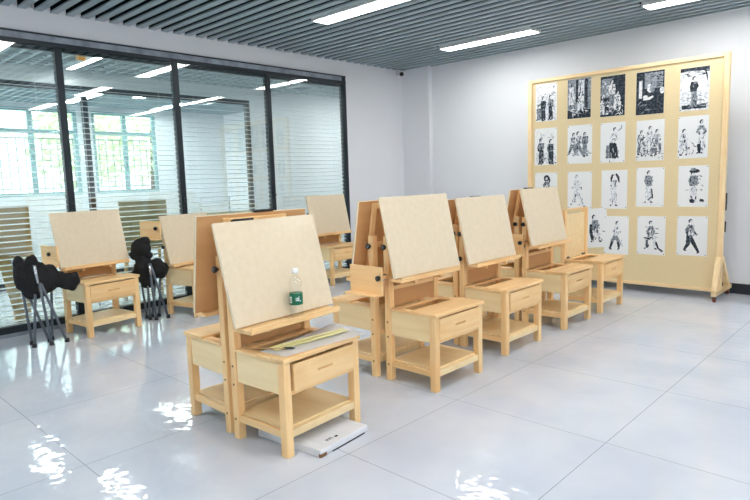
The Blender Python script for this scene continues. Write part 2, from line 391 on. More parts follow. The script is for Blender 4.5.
# vent in the corridor ceiling
o = thing('ceiling_vent', 'square grey louvred vent on the corridor ceiling, seen through the last glass bay', 'vent', (-7.35, 6.15, 2.65))
MB().box(-.17, -.17, 0, .17, -.14, .03).box(-.17, .14, 0, .17, .17, .03).box(-.17, -.14, 0, -.14, .14, .03).box(.14, -.14, 0, .17, .14, .03).build('frame', M['lampframe'], o)
q = MB()
for k in range(7): q.box(-.138, -.13+k*.04, .004, .138, -.108+k*.04, .014)
q.build('louvre', M['frame_light'], o)
# leaning things in the corridor
o = thing('drawing_easel', 'olive toned drawing board on an easel in the corridor, behind the second black stool', 'easel', (-6.15, 2.86, 0))
MB().box(-.012, -.26, .55, .012, .26, 1.06, .003).build('board', M['olive'], o)
for s_ in (-.16, .16): MB().bar((-.02, s_, .99), (-.14 if s_ < 0 else -.14, s_*1.3, 0), .03, .03).build('leg', M['tan'], o)
MB().bar((.035, 0, .53), (.09, 0, 0), .03, .03).box(.0, -.26, .52, .05, .26, .545).build('front_leg', M['tan'], o)
o = thing('drawing_easel', 'tan drawing board on an easel behind the glass, left of the first black stool', 'easel', (-6.25, 1.56, 0))
MB().box(-.012, -.22, .60, .012, .22, 1.06, .003).build('board', M['tan'], o)
for s_ in (-.14, .14): MB().bar((-.02, s_, .99), (-.14, s_*1.3, 0), .03, .03).build('leg', M['tan'], o)
MB().bar((.035, 0, .58), (.09, 0, 0), .03, .03).box(.0, -.22, .57, .05, .22, .595).build('front_leg', M['tan'], o)
o = MB().bar((-5.78, 1.52, 0), (-5.66, 1.33, .95), .09, .02, (1, 0, 0)).build('plank', M['tan']); tag(o, 'tan wooden plank leaning behind the glass at the left edge', 'plank')
o = thing('wooden_bench', 'long pale bench with a metal rack, seen behind the bright white pane', 'bench', (-7.2, 4.5, 0))
MB().box(-.2, -.6, .76, .2, .6, .80, .004).build('top', M['olive'], o)
for sx in (-.17, .17):
    for sy in (-.55, .55): MB().box(sx-.02, sy-.02, 0, sx+.02, sy+.02, .76).build('leg', M['tan'], o)
MB().tube([(0, -.35, .8), (0, -.35, 1.02), (0, .1, 1.02), (0, .1, .8)], .01, 6).build('rack', M['rail'], o)
# outside the far windows
struct('ground', MB().box(-40, -25, -.6, X3-.2, 40, -.5), M['ground'])
def tree(x, y, h, r, label, seed):
    rn = random.Random(seed); o = thing('garden_tree', label, 'tree', (x, y, -.5), 0, 'trees outside the far windows')
    MB().tube([(0, 0, 0), (.05, .02, h*.4), (0, .1, h*.75)], [.16, .12, .05], 8).build('trunk', M['bark'], o)
    q = MB()
    for k in range(900):
        a = rn.uniform(0, 6.283); b_ = rn.uniform(-1, 1); rad = r*rn.uniform(.45, 1)
        p = Vector((math.cos(a)*math.sqrt(1-b_*b_)*rad, math.sin(a)*math.sqrt(1-b_*b_)*rad, h*.66 + b_*rad*.9))
        t = Matrix.Rotation(rn.uniform(0, 6.28), 4, Vector((rn.uniform(-1, 1), rn.uniform(-1, 1), rn.uniform(-1, 1))).normalized()); s_ = rn.uniform(.1, .22)
        q.poly([p + t @ Vector(v)*s_ for v in ((-1, 0, 0), (0, -.5, .15), (1, 0, 0), (0, .5, .15))])
    q.build('foliage', M['leaf'], o)
tree(-19, 3.2, 4.6, 1.9, 'pale green tree outside, left in the barred window', 1)
tree(-20, 7.6, 4.8, 1.8, 'pale green tree outside, behind the narrow ladder-like post', 2)
tree(-25, 12.2, 5.4, 2.2, 'faint green tree outside, right in the barred window', 3)

# ------------------------------------------------------------------ drawing desks
CACHE = {}
def part(name, key, fn, mats, parent, loc=None):
    if key not in CACHE: CACHE[key] = fn().mesh(name, mats)
    return link(name, CACHE[key], parent, loc)

def leg_mb(bolts=True):
    q = MB().box(-.021, -.021, 0, .021, .021, .433, .0025)
    if bolts:
        q.m(1)
        for z in (.1, .30): q.tube([(0, -.0212, z), (0, -.0225, z)], .006, 8)
    return q
def post_mb():
    q = MB().box(-.021, -.021, 0, .021, .021, .876, .0025).m(1)
    for z in (.1, .27, .36): q.tube([(0, -.0212, z), (0, -.0225, z)], .006, 8)
    for z in (.1, .27, .36): q.tube([(0, .0212, z), (0, .0225, z)], .006, 8)
    return q
def knob_mb(s):
    return MB().tube([(0, 0, 0), (0, s*.012, 0)], .006, 8).tube([(0, s*.01, 0), (0, s*.014, 0), (0, s*.026, 0), (0, s*.03, 0)], [.013, .0165, .0165, .011], 12)
def drawer_front():
    # front with a long scooped finger slot
    q = MB(); x0, x1 = .178, .194
    q.box(x0, -.197, .302, x1, .197, .356).box(x0, -.197, .368, x1, .197, .424).box(x0, -.197, .356, x1, -.05, .368).box(x0, .05, .356, x1, .197, .368)
    q.box(.02, -.19, .306, x0, -.178, .40).box(.02, .178, .306, x0, .19, .40).box(.02, -.178, .306, x0, .178, .312)
    return q
def tray_mb(side):
    q = MB().box(-.265, -.008, -.085, .0, .008, .085, .002)                 # upright panel
    q.box(-.265, -.070, -.085, -.0, -.0082, -.075, .002)                     # shelf under it
    return q

def desk(loc, rz, label, group, zl=.61, tilt=12.4, xb=-.04, W=.49, open_=.0, tray=None, lw=.035, panel=False, frame=True, knobs=((.815, .64), (.815, .64))):
    o = thing('drawing_desk', label, 'drawing desk', (*loc, 0), rz, group)
    hw = W/2; k = ('%.3f' % W)
    part('desk_top', 'top'+k, lambda: MB().box(.015, -hw-.008, .433, .201, hw+.008, .456, .004), M['wood_y'], o)
    for s in (-1, 1):
        part('side_rim', 'rim'+k+str(s), lambda: MB().box(-.146, min(s*(hw+.004), s*(hw-.05)), .433, .0148, max(s*(hw+.004), s*(hw-.05)), .447, .003), M['wood_x'], o)
        part('side_panel', 'side'+k+str(s), lambda: MB().box(-.146, min(s*(hw-.006), s*(hw-.022)), .285, .148, max(s*(hw-.006), s*(hw-.022)), .4328, .002), M['ply'], o)
        part('leg', 'leg', lambda: leg_mb(False), [M['wood_z'], M['bolt']], o, (.169, s*(hw-.021), 0))
        part('post', 'post', post_mb, [M['wood_z'], M['bolt']], o, (-.169, s*(hw-.021), 0))
        part('shelf_rail', 'srail'+k+str(s), lambda: MB().box(-.147, min(s*(hw-.008), s*(hw-.026)), .085, .147, max(s*(hw-.008), s*(hw-.026)), .12, .002), M['wood_x'], o)
    part('rear_rim', 'rrim'+k, lambda: MB().box(-.146, -hw+.051, .433, -.106, hw-.051, .447, .003), M['wood_y'], o)
    part('back_panel', 'back'+k, lambda: MB().box(-.178, -hw+.043, .285, -.164, hw-.043, .4328), M['ply'], o)
    part('storage_well', 'well'+k, lambda: MB().box(-.163, -hw+.0225, .287, .014, hw-.0225, .297).box(.004, -hw+.0225, .2975, .014, hw-.0225, .4325), M['ply'], o)
    part('front_rail', 'frail'+k, lambda: MB().box(.150, -hw+.0425, .280, .186, hw-.0425, .299, .002), M['wood_y'], o)
    part('shelf', 'shelf'+k, lambda: MB().box(-.168, -hw+.0265, .1205, .160, hw-.0265, .1285).box(.150, -hw+.0425, .085, .186, hw-.0425, .1203, .002).box(-.186, -hw+.0425, .085, -.150, hw-.0425, .1203, .002), M['ply'], o)
    dr = part('drawer', 'drawer', drawer_front, M['wood_y'], o, (.001+open_, 0, -.004 if open_ else 0))
    part('handle', 'handle', lambda: MB().box(.166, -.052, .353, .178, .052, .371).bar((.178, 0, .3645), (.193, 0, .3572), .0998, .002, (0, 0, 1)), M['wood_x'], dr)
    if not panel:
        part('back_board', 'bboard'+k, lambda: MB().box(-.177, -hw+.0425, .4475, -.168, hw-.0425, .575), M['brownboard'], o)
        part('back_rail', 'brail'+k, lambda: MB().box(-.1675, -hw+.0425, .552, -.1515, hw-.0425, .578, .002), M['wood_y'], o)
    # sliding frame that carries the drawing board, leaning with it
    if frame:
        t = R(tilt); th = .0185
        def P(u, dpt, yy):  # u up the board, dpt behind its front face
            return Vector((xb - math.sin(t)*u - math.cos(t)*dpt, yy, zl + math.cos(t)*u - math.sin(t)*dpt))
        nx = (math.cos(t), 0, math.sin(t))
        yy = hw - .075
        for s in (-1, 1):
            MB().bar(P(-.02, th+.011, s*yy), P(.465, th+.011, s*yy), .036, .017, nx, .002).build('slide_rail', M['wood_z'], o)
        MB().bar(P(.448, th+.011, -yy+.019), P(.448, th+.011, yy-.019), .03, .017, nx, .002).build('cross_rail', M['wood_y'], o)
        MB().bar(P(.20, th+.011, -yy+.019), P(.20, th+.011, yy-.019), .03, .017, nx, .002).build('cross_rail', M['wood_y'], o)
        lg = MB().box(xb-.05, -.29, zl-.020, xb+lw, .29, zl-.0005, .003).box(xb+lw-.009, -.285, zl-.0003, xb+lw-.001, .285, zl+.010, .002).build('ledge', M['wood_y'], o)
        for s in (-1, 1):
            MB().box(-.147, s*(yy-.04)-.012, zl-.045, xb+.01, s*(yy-.04)+.012, zl-.0205, .002).build('ledge_arm', M['wood_x'], o)
    if panel:
        MB().box(-.176, -hw+.0425, .448, -.164, hw-.0425, .845).build('back_board', M['ply'], o)
        MB().box(-.188, -hw-.002, .8765, -.15, hw+.002, .892, .002).build('top_rail', M['wood_y'], o)
        MB().box(-.163, -hw+.05, .448, -.15, -hw+.1, .462).build('hinge', M['pin'], o)
        MB().box(-.163, hw-.1, .448, -.15, hw-.05, .462).build('hinge', M['pin'], o)
    if knobs:
        for s in (-1, 1):
            for z in knobs[(s+1)//2]:
                part('knob', 'knob%d' % s, lambda: knob_mb(s), M['pin'], o, (-.169, s*(hw+.0005), z))
    if tray:
        x_k = -.152 if tray[2] == -.130 else -.166
        MB().tube([(0, -.006, 0), (0, -.010, 0), (0, -.022, 0), (0, -.026, 0)], [.013, .0165, .0165, .011], 12).build('knob', M['pin'], o, (x_k, tray[0]*(hw+.078), tray[1]+.02))
        MB().tube([(0, 0, 0), (0, .066, 0)], .012, 8).build('spacer', M['wood_y'], o, (x_k, tray[0]*(hw+.0665), tray[1]+.02))
        sd, z, x0 = tray
        part('tool_tray', 'tray', lambda: tray_mb(-1), M['wood_x'], o, None)
        tr = o.children[-1]; tr.location = (x0, sd*(hw+.075), z)
        if sd > 0: tr.rotation_euler = (0, 0, math.pi); tr.location = (x0-.30, sd*(hw+.075), z)
    o['_b'] = 1; del o['_b']
    return dict(o=o, loc=loc, rz=rz, zl=zl, tilt=tilt, xb=xb)

def board(d, label, w=.63, h=.475, dy=0., clip=(.0, True), group='drawing boards on the desks', dz=0.):
    o = thing('drawing_board', label, 'drawing board', (0, 0, 0), 0, group)
    c, s = math.cos(d['rz']), math.sin(d['rz']); lx, ly = d['xb'], dy
    o.location = (d['loc'][0] + c*lx - s*ly, d['loc'][1] + s*lx + c*ly, d['zl'] + .001 + .018*math.sin(R(d['tilt'])) + dz)
    o.rotation_euler = Matrix.Rotation(d['rz'], 3, 'Z').to_4x4().__matmul__(Matrix.Rotation(R(-d['tilt']), 4, 'Y')).to_euler()
    key = 'board%.3f_%.3f' % (w, h)
    part('panel', key, lambda: MB().box(-.0165, -w/2+.002, .001, -.0015, w/2-.002, h-.001).m(1).box(-.0015, -w/2, 0, 0, w/2, h, .0005).m(2).box(-.018, -w/2+.0005, .0005, -.0165, w/2-.0005, h-.0005), [M['boardedge'], M['boardface'], M['brownboard']], o)
    if clip[1]:
        cl = part('clip', 'clip', lambda: MB().box(-.022, -.06, -.004, .003, .06, .006, .002), M['pin'], o)
        cl.location = (0, clip[0], h+.0042)
    return o

RF, RB, RP = 'row of desks facing right', 'row of desks facing the glass', 'desks along the glass partition'
F1 = desk((-2.195, 1.712), R(4), 'pine drawing desk nearest the camera, papers on its top and drawer slightly open', RF, zl=.567, open_=.004, W=.495, tilt=15, lw=.078, knobs=((), (.815,)))
F2 = desk((-2.160, 2.762), 0, 'pine drawing desk with a side tool tray, second of the right-facing row', RF, zl=.640, tray=(-1, .62, -.130), W=.475)
F3 = desk((-2.215, 3.615), 0, 'pine drawing desk in the middle of the right-facing row, third from the camera', RF, zl=.612, W=.49)
F4 = desk((-2.205, 4.460), 0, 'pine drawing desk fourth in the right-facing row, beside the one without a board', RF, zl=.650, tray=(-1, .655, -.130), W=.47)
F5 = desk((-2.210, 5.155), 0, 'pine drawing desk with an upright empty frame and no drawing board', RF, panel=True, frame=False, W=.478, knobs=False)
B1 = desk((-2.608, 1.710), math.pi, 'pine drawing desk back to back with the nearest desk, facing the glass', RB, zl=.598, tilt=9, xb=-.045, W=.49, knobs=((.815,), (.815,)))
B2 = desk((-2.612, 2.750), math.pi, 'pine drawing desk facing the glass, behind the desk with the tool tray', RB, zl=.615, tilt=10, xb=-.035, W=.475)
B3 = desk((-2.618, 3.625), math.pi, 'pine drawing desk facing the glass, mostly hidden by the middle board', RB, zl=.60, tilt=12, W=.48)
B4 = desk((-2.618, 4.470), math.pi, 'pine drawing desk facing the glass, farthest of that row', RB, zl=.63, tilt=11, W=.47)
D1 = desk((-5.100, 1.945), R(7.5), 'pine drawing desk by the glass between the two black folded stools', RP, zl=.566, W=.47, tilt=13.5, tray=(-1, .66, -.05))
D2 = desk((-5.070, 2.850), R(15), 'pine drawing desk by the glass right of the second black stool', RP, zl=.482, W=.48, tilt=13, tray=(-1, .80, -.12))
D3 = desk((-5.130, 4.690), 0, 'pine drawing desk by the glass in front of the last pane', RP, zl=.585, W=.48, tilt=13)
board(F1, 'pale drawing board with a water bottle standing in front of it', h=.486, dy=.003, clip=(-.14, True))
board(F2, 'pale drawing board leaning on the desk with the side tool tray', w=.635, h=.476, dy=.014, clip=(-.03, False))
board(F3, 'pale drawing board on the middle desk of the right-facing row', w=.62, h=.462, dy=-.03, clip=(0, False))
board(F4, 'pale drawing board on the desk next to the empty frame', w=.60, h=.455, dy=-.035, clip=(0, False))
board(B1, 'brown-backed upright drawing board behind the board with the bottle', w=.655, h=.475, dy=-.005, clip=(-.05, True))
board(B2, 'brown-backed drawing board, dark clip on its top edge, behind the tool tray', w=.63, h=.475, dy=-.03, clip=(-.05, True))
board(B3, 'drawing board with a dark clip mostly hidden behind the middle board', w=.63, h=.462, dy=.0, clip=(-.06, True))
board(B4, 'brown-backed drawing board at the far end, facing the glass', w=.63, h=.468, dy=-.03, clip=(.02, True))
board(D1, 'pale drawing board by the glass, between the two folded stools', w=.60, h=.455, clip=(0, False))
board(D2, 'pale drawing board by the glass, partly behind the brown-backed board', w=.59, h=.455, dy=-.004, clip=(0, False))
board(D3, 'pale drawing board in front of the last glass pane', w=.60, h=.455, clip=(0, False))

# ------------------------------------------------------------------ things on and under the nearest desk
Z = .4572
def sheet(name, pts, z, label, cat, material, th=.0008, group=None):
    cx = sum(p[0] for p in pts)/len(pts); cy = sum(p[1] for p in pts)/len(pts)
    q = MB().prism([(p[0]-cx, p[1]-cy) for p in pts], th)
    o = q.build(name, material, None, (cx, cy, z)); tag(o, label, cat, group); return o
# wavy paper laid over the desk top, right edge overhanging
q = MB(); nx_, ny_ = 10, 14; A_, B_, C_, D_ = Vector((-2.16, 1.482)), Vector((-2.006, 1.505)), Vector((-1.99, 1.995)), Vector((-2.27, 2.045))
grid = []
for i in range(nx_+1):
    row = []
    for j in range(ny_+1):
        u, v = i/nx_, j/ny_
        p = A_.lerp(B_, u).lerp(D_.lerp(C_, u), v)
        rise = .0014 + .004*max(0, v-.6)*(1-u)*2 + .004*max(0, v-.8)*abs(math.sin(6*u)) + .002*abs(math.sin(5*v+2*u))*(1-u)
        row.append(q.bm.verts.new((p.x, p.y, Z+rise)))
    grid.append(row)
for i in range(nx_):
    for j in range(ny_):
        fc = q.bm.faces.new((grid[i][j], grid[i+1][j], grid[i+1][j+1], grid[i][j+1])); fc.smooth = True
bmesh.ops.solidify(q.bm, geom=list(q.bm.faces), thickness=.0008)
tag(q.build('paper_sheet', M['paper']), 'large crumpled white paper covering the nearest desk top', 'paper')
for k in range(2):
    a = Vector((-2.150+k*.040, 1.54-k*.012, Z+.0075)); b = Vector((-2.125+k*.038, 1.965-k*.01, Z+.0115))
    o = MB().bar(a, b, .026, .0025, (0, 0, 1)).build('measuring_strip', M['strip_yellow'])
    tag(o, ('pale yellow strip on the paper, the one nearer the drawing board', 'pale yellow strip on the paper, the one nearer the drawer')[k], 'strip', 'yellow strips on the desk')
o = MB().prism([(-.03, -.008), (-.005, -.014), (.022, -.006), (.03, .006), (.004, .012), (-.02, .007)], .003).build('paper_clip_pile', M['ink'], None, (-2.085, 1.585, Z+.0065), (0, 0, .5))
o.name = 'leaf_scrap'; tag(o, 'small dark scrap at the left end of the yellow strips', 'scrap')
o = MB().tube([(-2.316, 1.491, .4522), (-2.295, 1.487, .464), (-2.26, 1.49, .4535), (-2.212, 1.50, .4555), (-2.188, 1.507, .4645), (-2.15, 1.525, .4660), (-2.12, 1.54, .4665), (-2.085, 1.565, .4668)], .0035, 7).build('brown_cord', M['cord'])
tag(o, 'thin brown cord lying over the left rim of the nearest desk', 'cord')
# bottle on the ledge
bx, by, bz = F1['loc'][0]+.0, 1.735, .5795
o = thing('water_bottle', 'clear plastic water bottle with green label on the board ledge', 'bottle', (-2.2, by, .567), R(-20))
MB().lathe([(.005, .002), (.026, 0), (.031, .006), (.032, .03), (.0305, .045), (.032, .06), (.0322, .12), (.031, .15), (.0325, .16), (.030, .175), (.021, .196), (.0135, .207), (.0132, .215)], 24).build('body', M['pet'], o)
MB().lathe([(.0325, .062), (.0328, .063), (.0328, .117), (.0325, .118)], 28).build('label', M['green'], o)
def on_label(q, u0, z0, u1, z1, n=5):
    q.keep = True
    rr_ = .0331
    for k in range(n):
        a0, a1 = u0+(u1-u0)*k/n, u0+(u1-u0)*(k+1)/n
        q.poly([(rr_*math.cos(a0), rr_*math.sin(a0), z0), (rr_*math.cos(a1), rr_*math.sin(a1), z0), (rr_*math.cos(a1), rr_*math.sin(a1), z1), (rr_*math.cos(a0), rr_*math.sin(a0), z1)])
    return q
on_label(MB(), -1.45, .072, -1.0, .102).build('barcode_panel', M['cap'], o)
q = MB()
for u, z0, z1, w_ in ((-.38, .082, .098, .1), (-.20, .082, .088, .22), (-.2, .092, .098, .2), (.06, .082, .106, .08), (.2, .079, .084, .2), (-.05, .084, .095, .08)): on_label(q, u, z0, u+w_, z1, 2)
q.build('lettering', M['cap'], o)
q = MB(); q.keep = True
rr2 = .0333
for k in range(6):
    a0 = -1.42+k*.07
    q.poly([(rr2*math.cos(a0), rr2*math.sin(a0), .076), (rr2*math.cos(a0+.03), rr2*math.sin(a0+.03), .076), (rr2*math.cos(a0+.03), rr2*math.sin(a0+.03), .098), (rr2*math.cos(a0), rr2*math.sin(a0), .098)])
q.build('barcode', M['ink'], o)
MB().lathe([(.0148, .214), (.0155, .216), (.0155, .232), (.0135, .236), (.004, .2365)], 18).build('cap', M['cap'], o)
# flat carton under the desk
o = thing('carton_box', 'flat white carton with a torn corner lying under the nearest desk', 'box', (-2.098, 1.737, 0), R(6))
q = MB().box(-.215, -.178, .0005, .197, .158, .0345, .003)
q.build('body', M['carton'], o)
q = MB().box(-.2151, -.12, .0346, .190, .14, .0352); q.build('lid_flap', M['carton'], o)
q = MB()
for k in range(5):
    q.box(.140, -.088+k*.0085, .0353, .150 - (.002 if k % 2 else 0), -.082+k*.0085, .0356)
    if k % 2 == 0: q.box(.153, -.088+k*.0085, .0353, .157, -.080+k*.0085, .0356)
q.box(.146, -.034, .0353, .160, -.016, .0356)
q.build('print_mark', M['ink'], o)
q = MB().prism([(.186, -.1795), (.1965, -.1792), (.1985, -.172), (.1988, -.155), (.1982, -.14), (.195, -.155)], .016, Matrix.Translation((0, 0, .002)))
q.build('torn_corner', M['bolt'], o)
q = MB().box(.1972, -.10, .001, .199, .13, .0065); q.build('tape_edge', M['pin'], o)

# ------------------------------------------------------------------ folded stools
def stool(base, ppm, feet, blobs, legs, label, chrome=None):
    o = thing('folding_stool', label, 'stool', base, 0, 'folded black stools')
    fv = Vector((base[0], base[1], 0)).normalized(); rv = Vector((fv.y, -fv.x, 0))
    def W(h, v, d=0): return rv*h + fv*d + Vector((0, 0, v))
    for (h0, v0, d0_, h1, v1, d1) in legs:
        l = MB().tube([W(h0, v0, d0_), W(h1, v1, d1)], .0105, 10).build('leg', M['tube'], o)
        MB().tube([W(h1, -.0, d1)+Vector((0, 0, .0005)), W(h1, .03, d1)], [.019, .015], 10).build('rubber_foot', M['rubber'], l)
    if chrome:
        MB().tube([W(*chrome[0]), W(*chrome[1])], .011, 10).build('locking_sleeve', M['chrome'], o)
    q = MB()
    for (h, v, d, rh, rv_, rd, ang) in blobs:
        mx = Matrix((rv, Vector((0, 0, 1)), fv)).transposed().to_4x4() @ Matrix.Rotation(R(ang), 4, 'Z')
        q.ball(W(h, v, d), (rh, rv_, rd), mx, 3)
    c_ = q.build('seat_cloth', M['black'], o)
    rm = c_.modifiers.new('merge', 'REMESH'); rm.mode = 'VOXEL'; rm.voxel_size = .007; rm.use_smooth_shade = True
    sm = c_.modifiers.new('soft', 'SMOOTH'); sm.iterations = 3; sm.factor = .5
    tx = bpy.data.textures.new('folds', 'CLOUDS'); tx.noise_scale = .06
    ds = c_.modifiers.new('folds', 'DISPLACE'); ds.texture = tx; ds.strength = .024; ds.mid_level = .42
    return o
# px offsets from the base point (right, up) at the stool's own scale, d: metres away from the camera
def SP(px, py, kx, ky): return (px/kx, py/ky)
def pxs(rows, kx, ky, bx_, by_):   # rows of (x, y, d, rx, ry, rd, angle) measured in the photograph's scale
    return [((x-bx_)/kx, (by_-y)/ky, d, a/kx, b/ky, rd, an) for x, y, d, a, b, rd, an in rows]
def pxl(rows, kx, ky, bx_, by_):
    return [((x0-bx_)/kx, (by_-y0)/ky, d0_, (x1-bx_)/kx, 0.0, d1) for x0, y0, d0_, x1, d1 in rows]
S1 = pxs([(29, 276, 0, 11, 17, .07, 8), (40, 278, -.02, 15, 17, .08, 0), (51, 279, .01, 12, 14, .07, -10), (37, 290, 0, 13, 8, .06, 0),
          (24.5, 263, .02, 6, 8.5, .045, 10), (36, 262.5, -.02, 6.5, 9, .045, -8), (30, 268, 0, 9, 7, .05, 0),
          (61, 280, 0, 9, 8, .05, 0), (70, 283, -.02, 10, 8.5, .04, -22), (76, 284, -.02, 6, 10, .035, -16)], 144, 126, 43, 344)
L1 = pxl([(25, 285, .05, 29.5, .05), (38, 284, -.06, 31.5, -.06), (30, 292, .03, 47, .05), (42, 280, -.09, 48.5, -.07), (43, 280, -.09, 64, -.03), (54, 288, .06, 49.5, .11)], 144, 126, 43, 344)
K = lambda x, y, d: ((x-43)/144, (344-y)/126, d)
stool((-5.0, 1.45, 0), 125, None, S1, L1, 'folded black camp stool with grey legs, left of all the desks', (K(39, 263, -.10), K(41, 281, -.10)))
S2 = pxs([(146, 247, 0, 10, 9, .06, 10), (150, 241, 0, 6, 5, .05, 0), (139, 254, 0, 4.5, 5, .04, 30), (152, 255, 0, 5, 4, .04, 0),
          (148, 268, 0, 10, 13, .07, 0), (141, 274, .02, 5.5, 7, .05, 20), (160, 268, -.01, 8, 10, .06, 0), (166, 271, 0, 5, 8, .05, -20), (150, 281, 0, 7, 6, .05, 0), (146, 258, 0, 7, 6, .05, 0)], 116, 108.5, 157, 318.5)
L2 = pxl([(144, 281, .05, 147, .05), (150, 281, -.03, 150, -.02), (153, 262, -.08, 156, -.06), (154, 262, -.08, 168, -.02), (158, 280, .04, 152, .09), (163, 278, .05, 159, .08)], 116, 108.5, 157, 318.5)
K2 = lambda x, y, d: ((x-157)/116, (318.5-y)/108.5, d)
stool((-5.1, 2.42, 0), 112, None, S2, L2, 'folded black camp stool with grey legs, between two desks by the glass', (K2(153, 263, -.085), K2(154, 274, -.085)))

# ------------------------------------------------------------------ security camera in the corner
o = thing('security_camera', 'small white security camera high on the wall by the corner column', 'camera', (-5.5, 6.325, 2.635))
MB().box(0, -.05, -.035, .07, .05, .045, .006).tube([(.012, 0, 0), (.06, 0, .0)], .014, 10).build('mount', M['white'], o)
MB().tube([(.05, .03, .012), (.07, .01, .004), (.115, -.055, -.02), (.122, -.065, -.023)], [.03, .043, .043, .036], 16).build('body', M['white'], o)
MB().ball((.125, -.068, -.026), .03).build('lens', M['pin'], o)

# ------------------------------------------------------------------ display board with drawings
BX0, BX1, BZ0, BZ1, BY = -3.345, -1.375, .075, 2.235, 6.05
o = thing('display_board', 'large free-standing tan display board pinned with rows of ink drawings', 'display board', ((BX0+BX1)/2, BY, 0))
hw = (BX1-BX0)/2
MB().box(-hw+.0455, .0, BZ0+.03, hw-.0455, .014, BZ1-.03).build('panel', M['canvas'], o)
MB().box(-hw+.0455, -.012, BZ1-.035, hw-.0455, .03, BZ1, .003).build('top_rail', M['stripwood'], o)
MB().box(-hw+.0455, -.012, BZ0-.002, hw-.0455, .03, BZ0+.03, .003).build('bottom_rail', M['stripwood'], o)
for s in (-1, 1):
    MB().box(s*hw-(.045 if s > 0 else 0), -.02, .06, s*hw+(0 if s > 0 else .045), .035, BZ1, .003).build('post', M['stripwood_z'], o)
    x0 = s*(hw-.022)
    ft = MB().box(x0-.022, -.16, .055, x0+.022, .40, .098, .004).build('foot', M['stripwood'], o)
    MB().bar((x0, -.13, .099), (x0, -.022, .40), .04, .05, (1, 0, 0), .003).build('brace', M['stripwood_z'], o)
    MB().bar((x0, .30, .099), (x0, .037, .40), .04, .05, (1, 0, 0), .003).build('brace', M['stripwood_z'], o)
    for yy in (-.125, .36):
        c_ = MB().tube([(x0-.012, yy, .0235), (x0+.012, yy, .0235)], .023, 14).m(1).box(x0-.018, yy-.012, .024, x0-.0125, yy+.012, .0548).box(x0+.0125, yy-.012, .024, x0+.018, yy+.012, .0548).build('caster', [M['caster'], M['chrome']], o)
    for za, zb in ((.83, .99), (.63, .73)):
        MB().box(x0-.012, .036, za, x0+.03, .06, zb, .004).build('latch', M['pin'], o)

# ink drawings: strokes in percent of the sheet, x right 0..100, y down 0..150
PWd, PHt = .26, .39
def stroke_poly(q, mi, lay, pts, rnd):
    """a brush stroke: a chain of (x, y, half width) turned into one irregular polygon"""
    L_, R_ = [], []
    n = len(pts); P = [Vector((p[0], p[1])) for p in pts]
    for i in range(n):
        t = (P[min(i+1, n-1)] - P[max(i-1, 0)]); t = t.normalized() if t.length else Vector((1, 0)); nn = Vector((-t.y, t.x))
        j = 1 + rnd.uniform(-.25, .25)
        L_.append(P[i] + nn*pts[i][2]*j); R_.append(P[i] - nn*pts[i][2]*(2-j))
    ring = L_ + R_[::-1]
    q.mi = mi
    y_ = -.0012 - lay*.00003
    cl = lambda a, lo, hi: max(lo, min(hi, a))
    vs = [q.bm.verts.new((cl(v.x, .4, 99.6)/100*PWd - PWd/2, y_, PHt/2 - cl(v.y, .5, 149.5)/150*PHt)) for v in ring]
    for i in range(n-1):
        try: q.bm.faces.new((vs[i], vs[i+1], vs[2*n-2-i], vs[2*n-1-i])).material_index = mi
        except ValueError: pass
def ell(q, mi, lay, cx, cy, rx, ry, rnd, n=12):
    q.mi = mi; y_ = -.0012 - lay*.00003
    cl = lambda a, lo, hi: max(lo, min(hi, a))
    q.poly([(cl(cx+rx*math.cos(6.2832*k/n)*(1+rnd.uniform(-.1, .1)), 1, 99)/100*PWd - PWd/2, y_, PHt/2 - cl(cy+ry*math.sin(6.2832*k/n)*(1+rnd.uniform(-.1, .1)), 1, 149)/150*PHt) for k in range(n)])
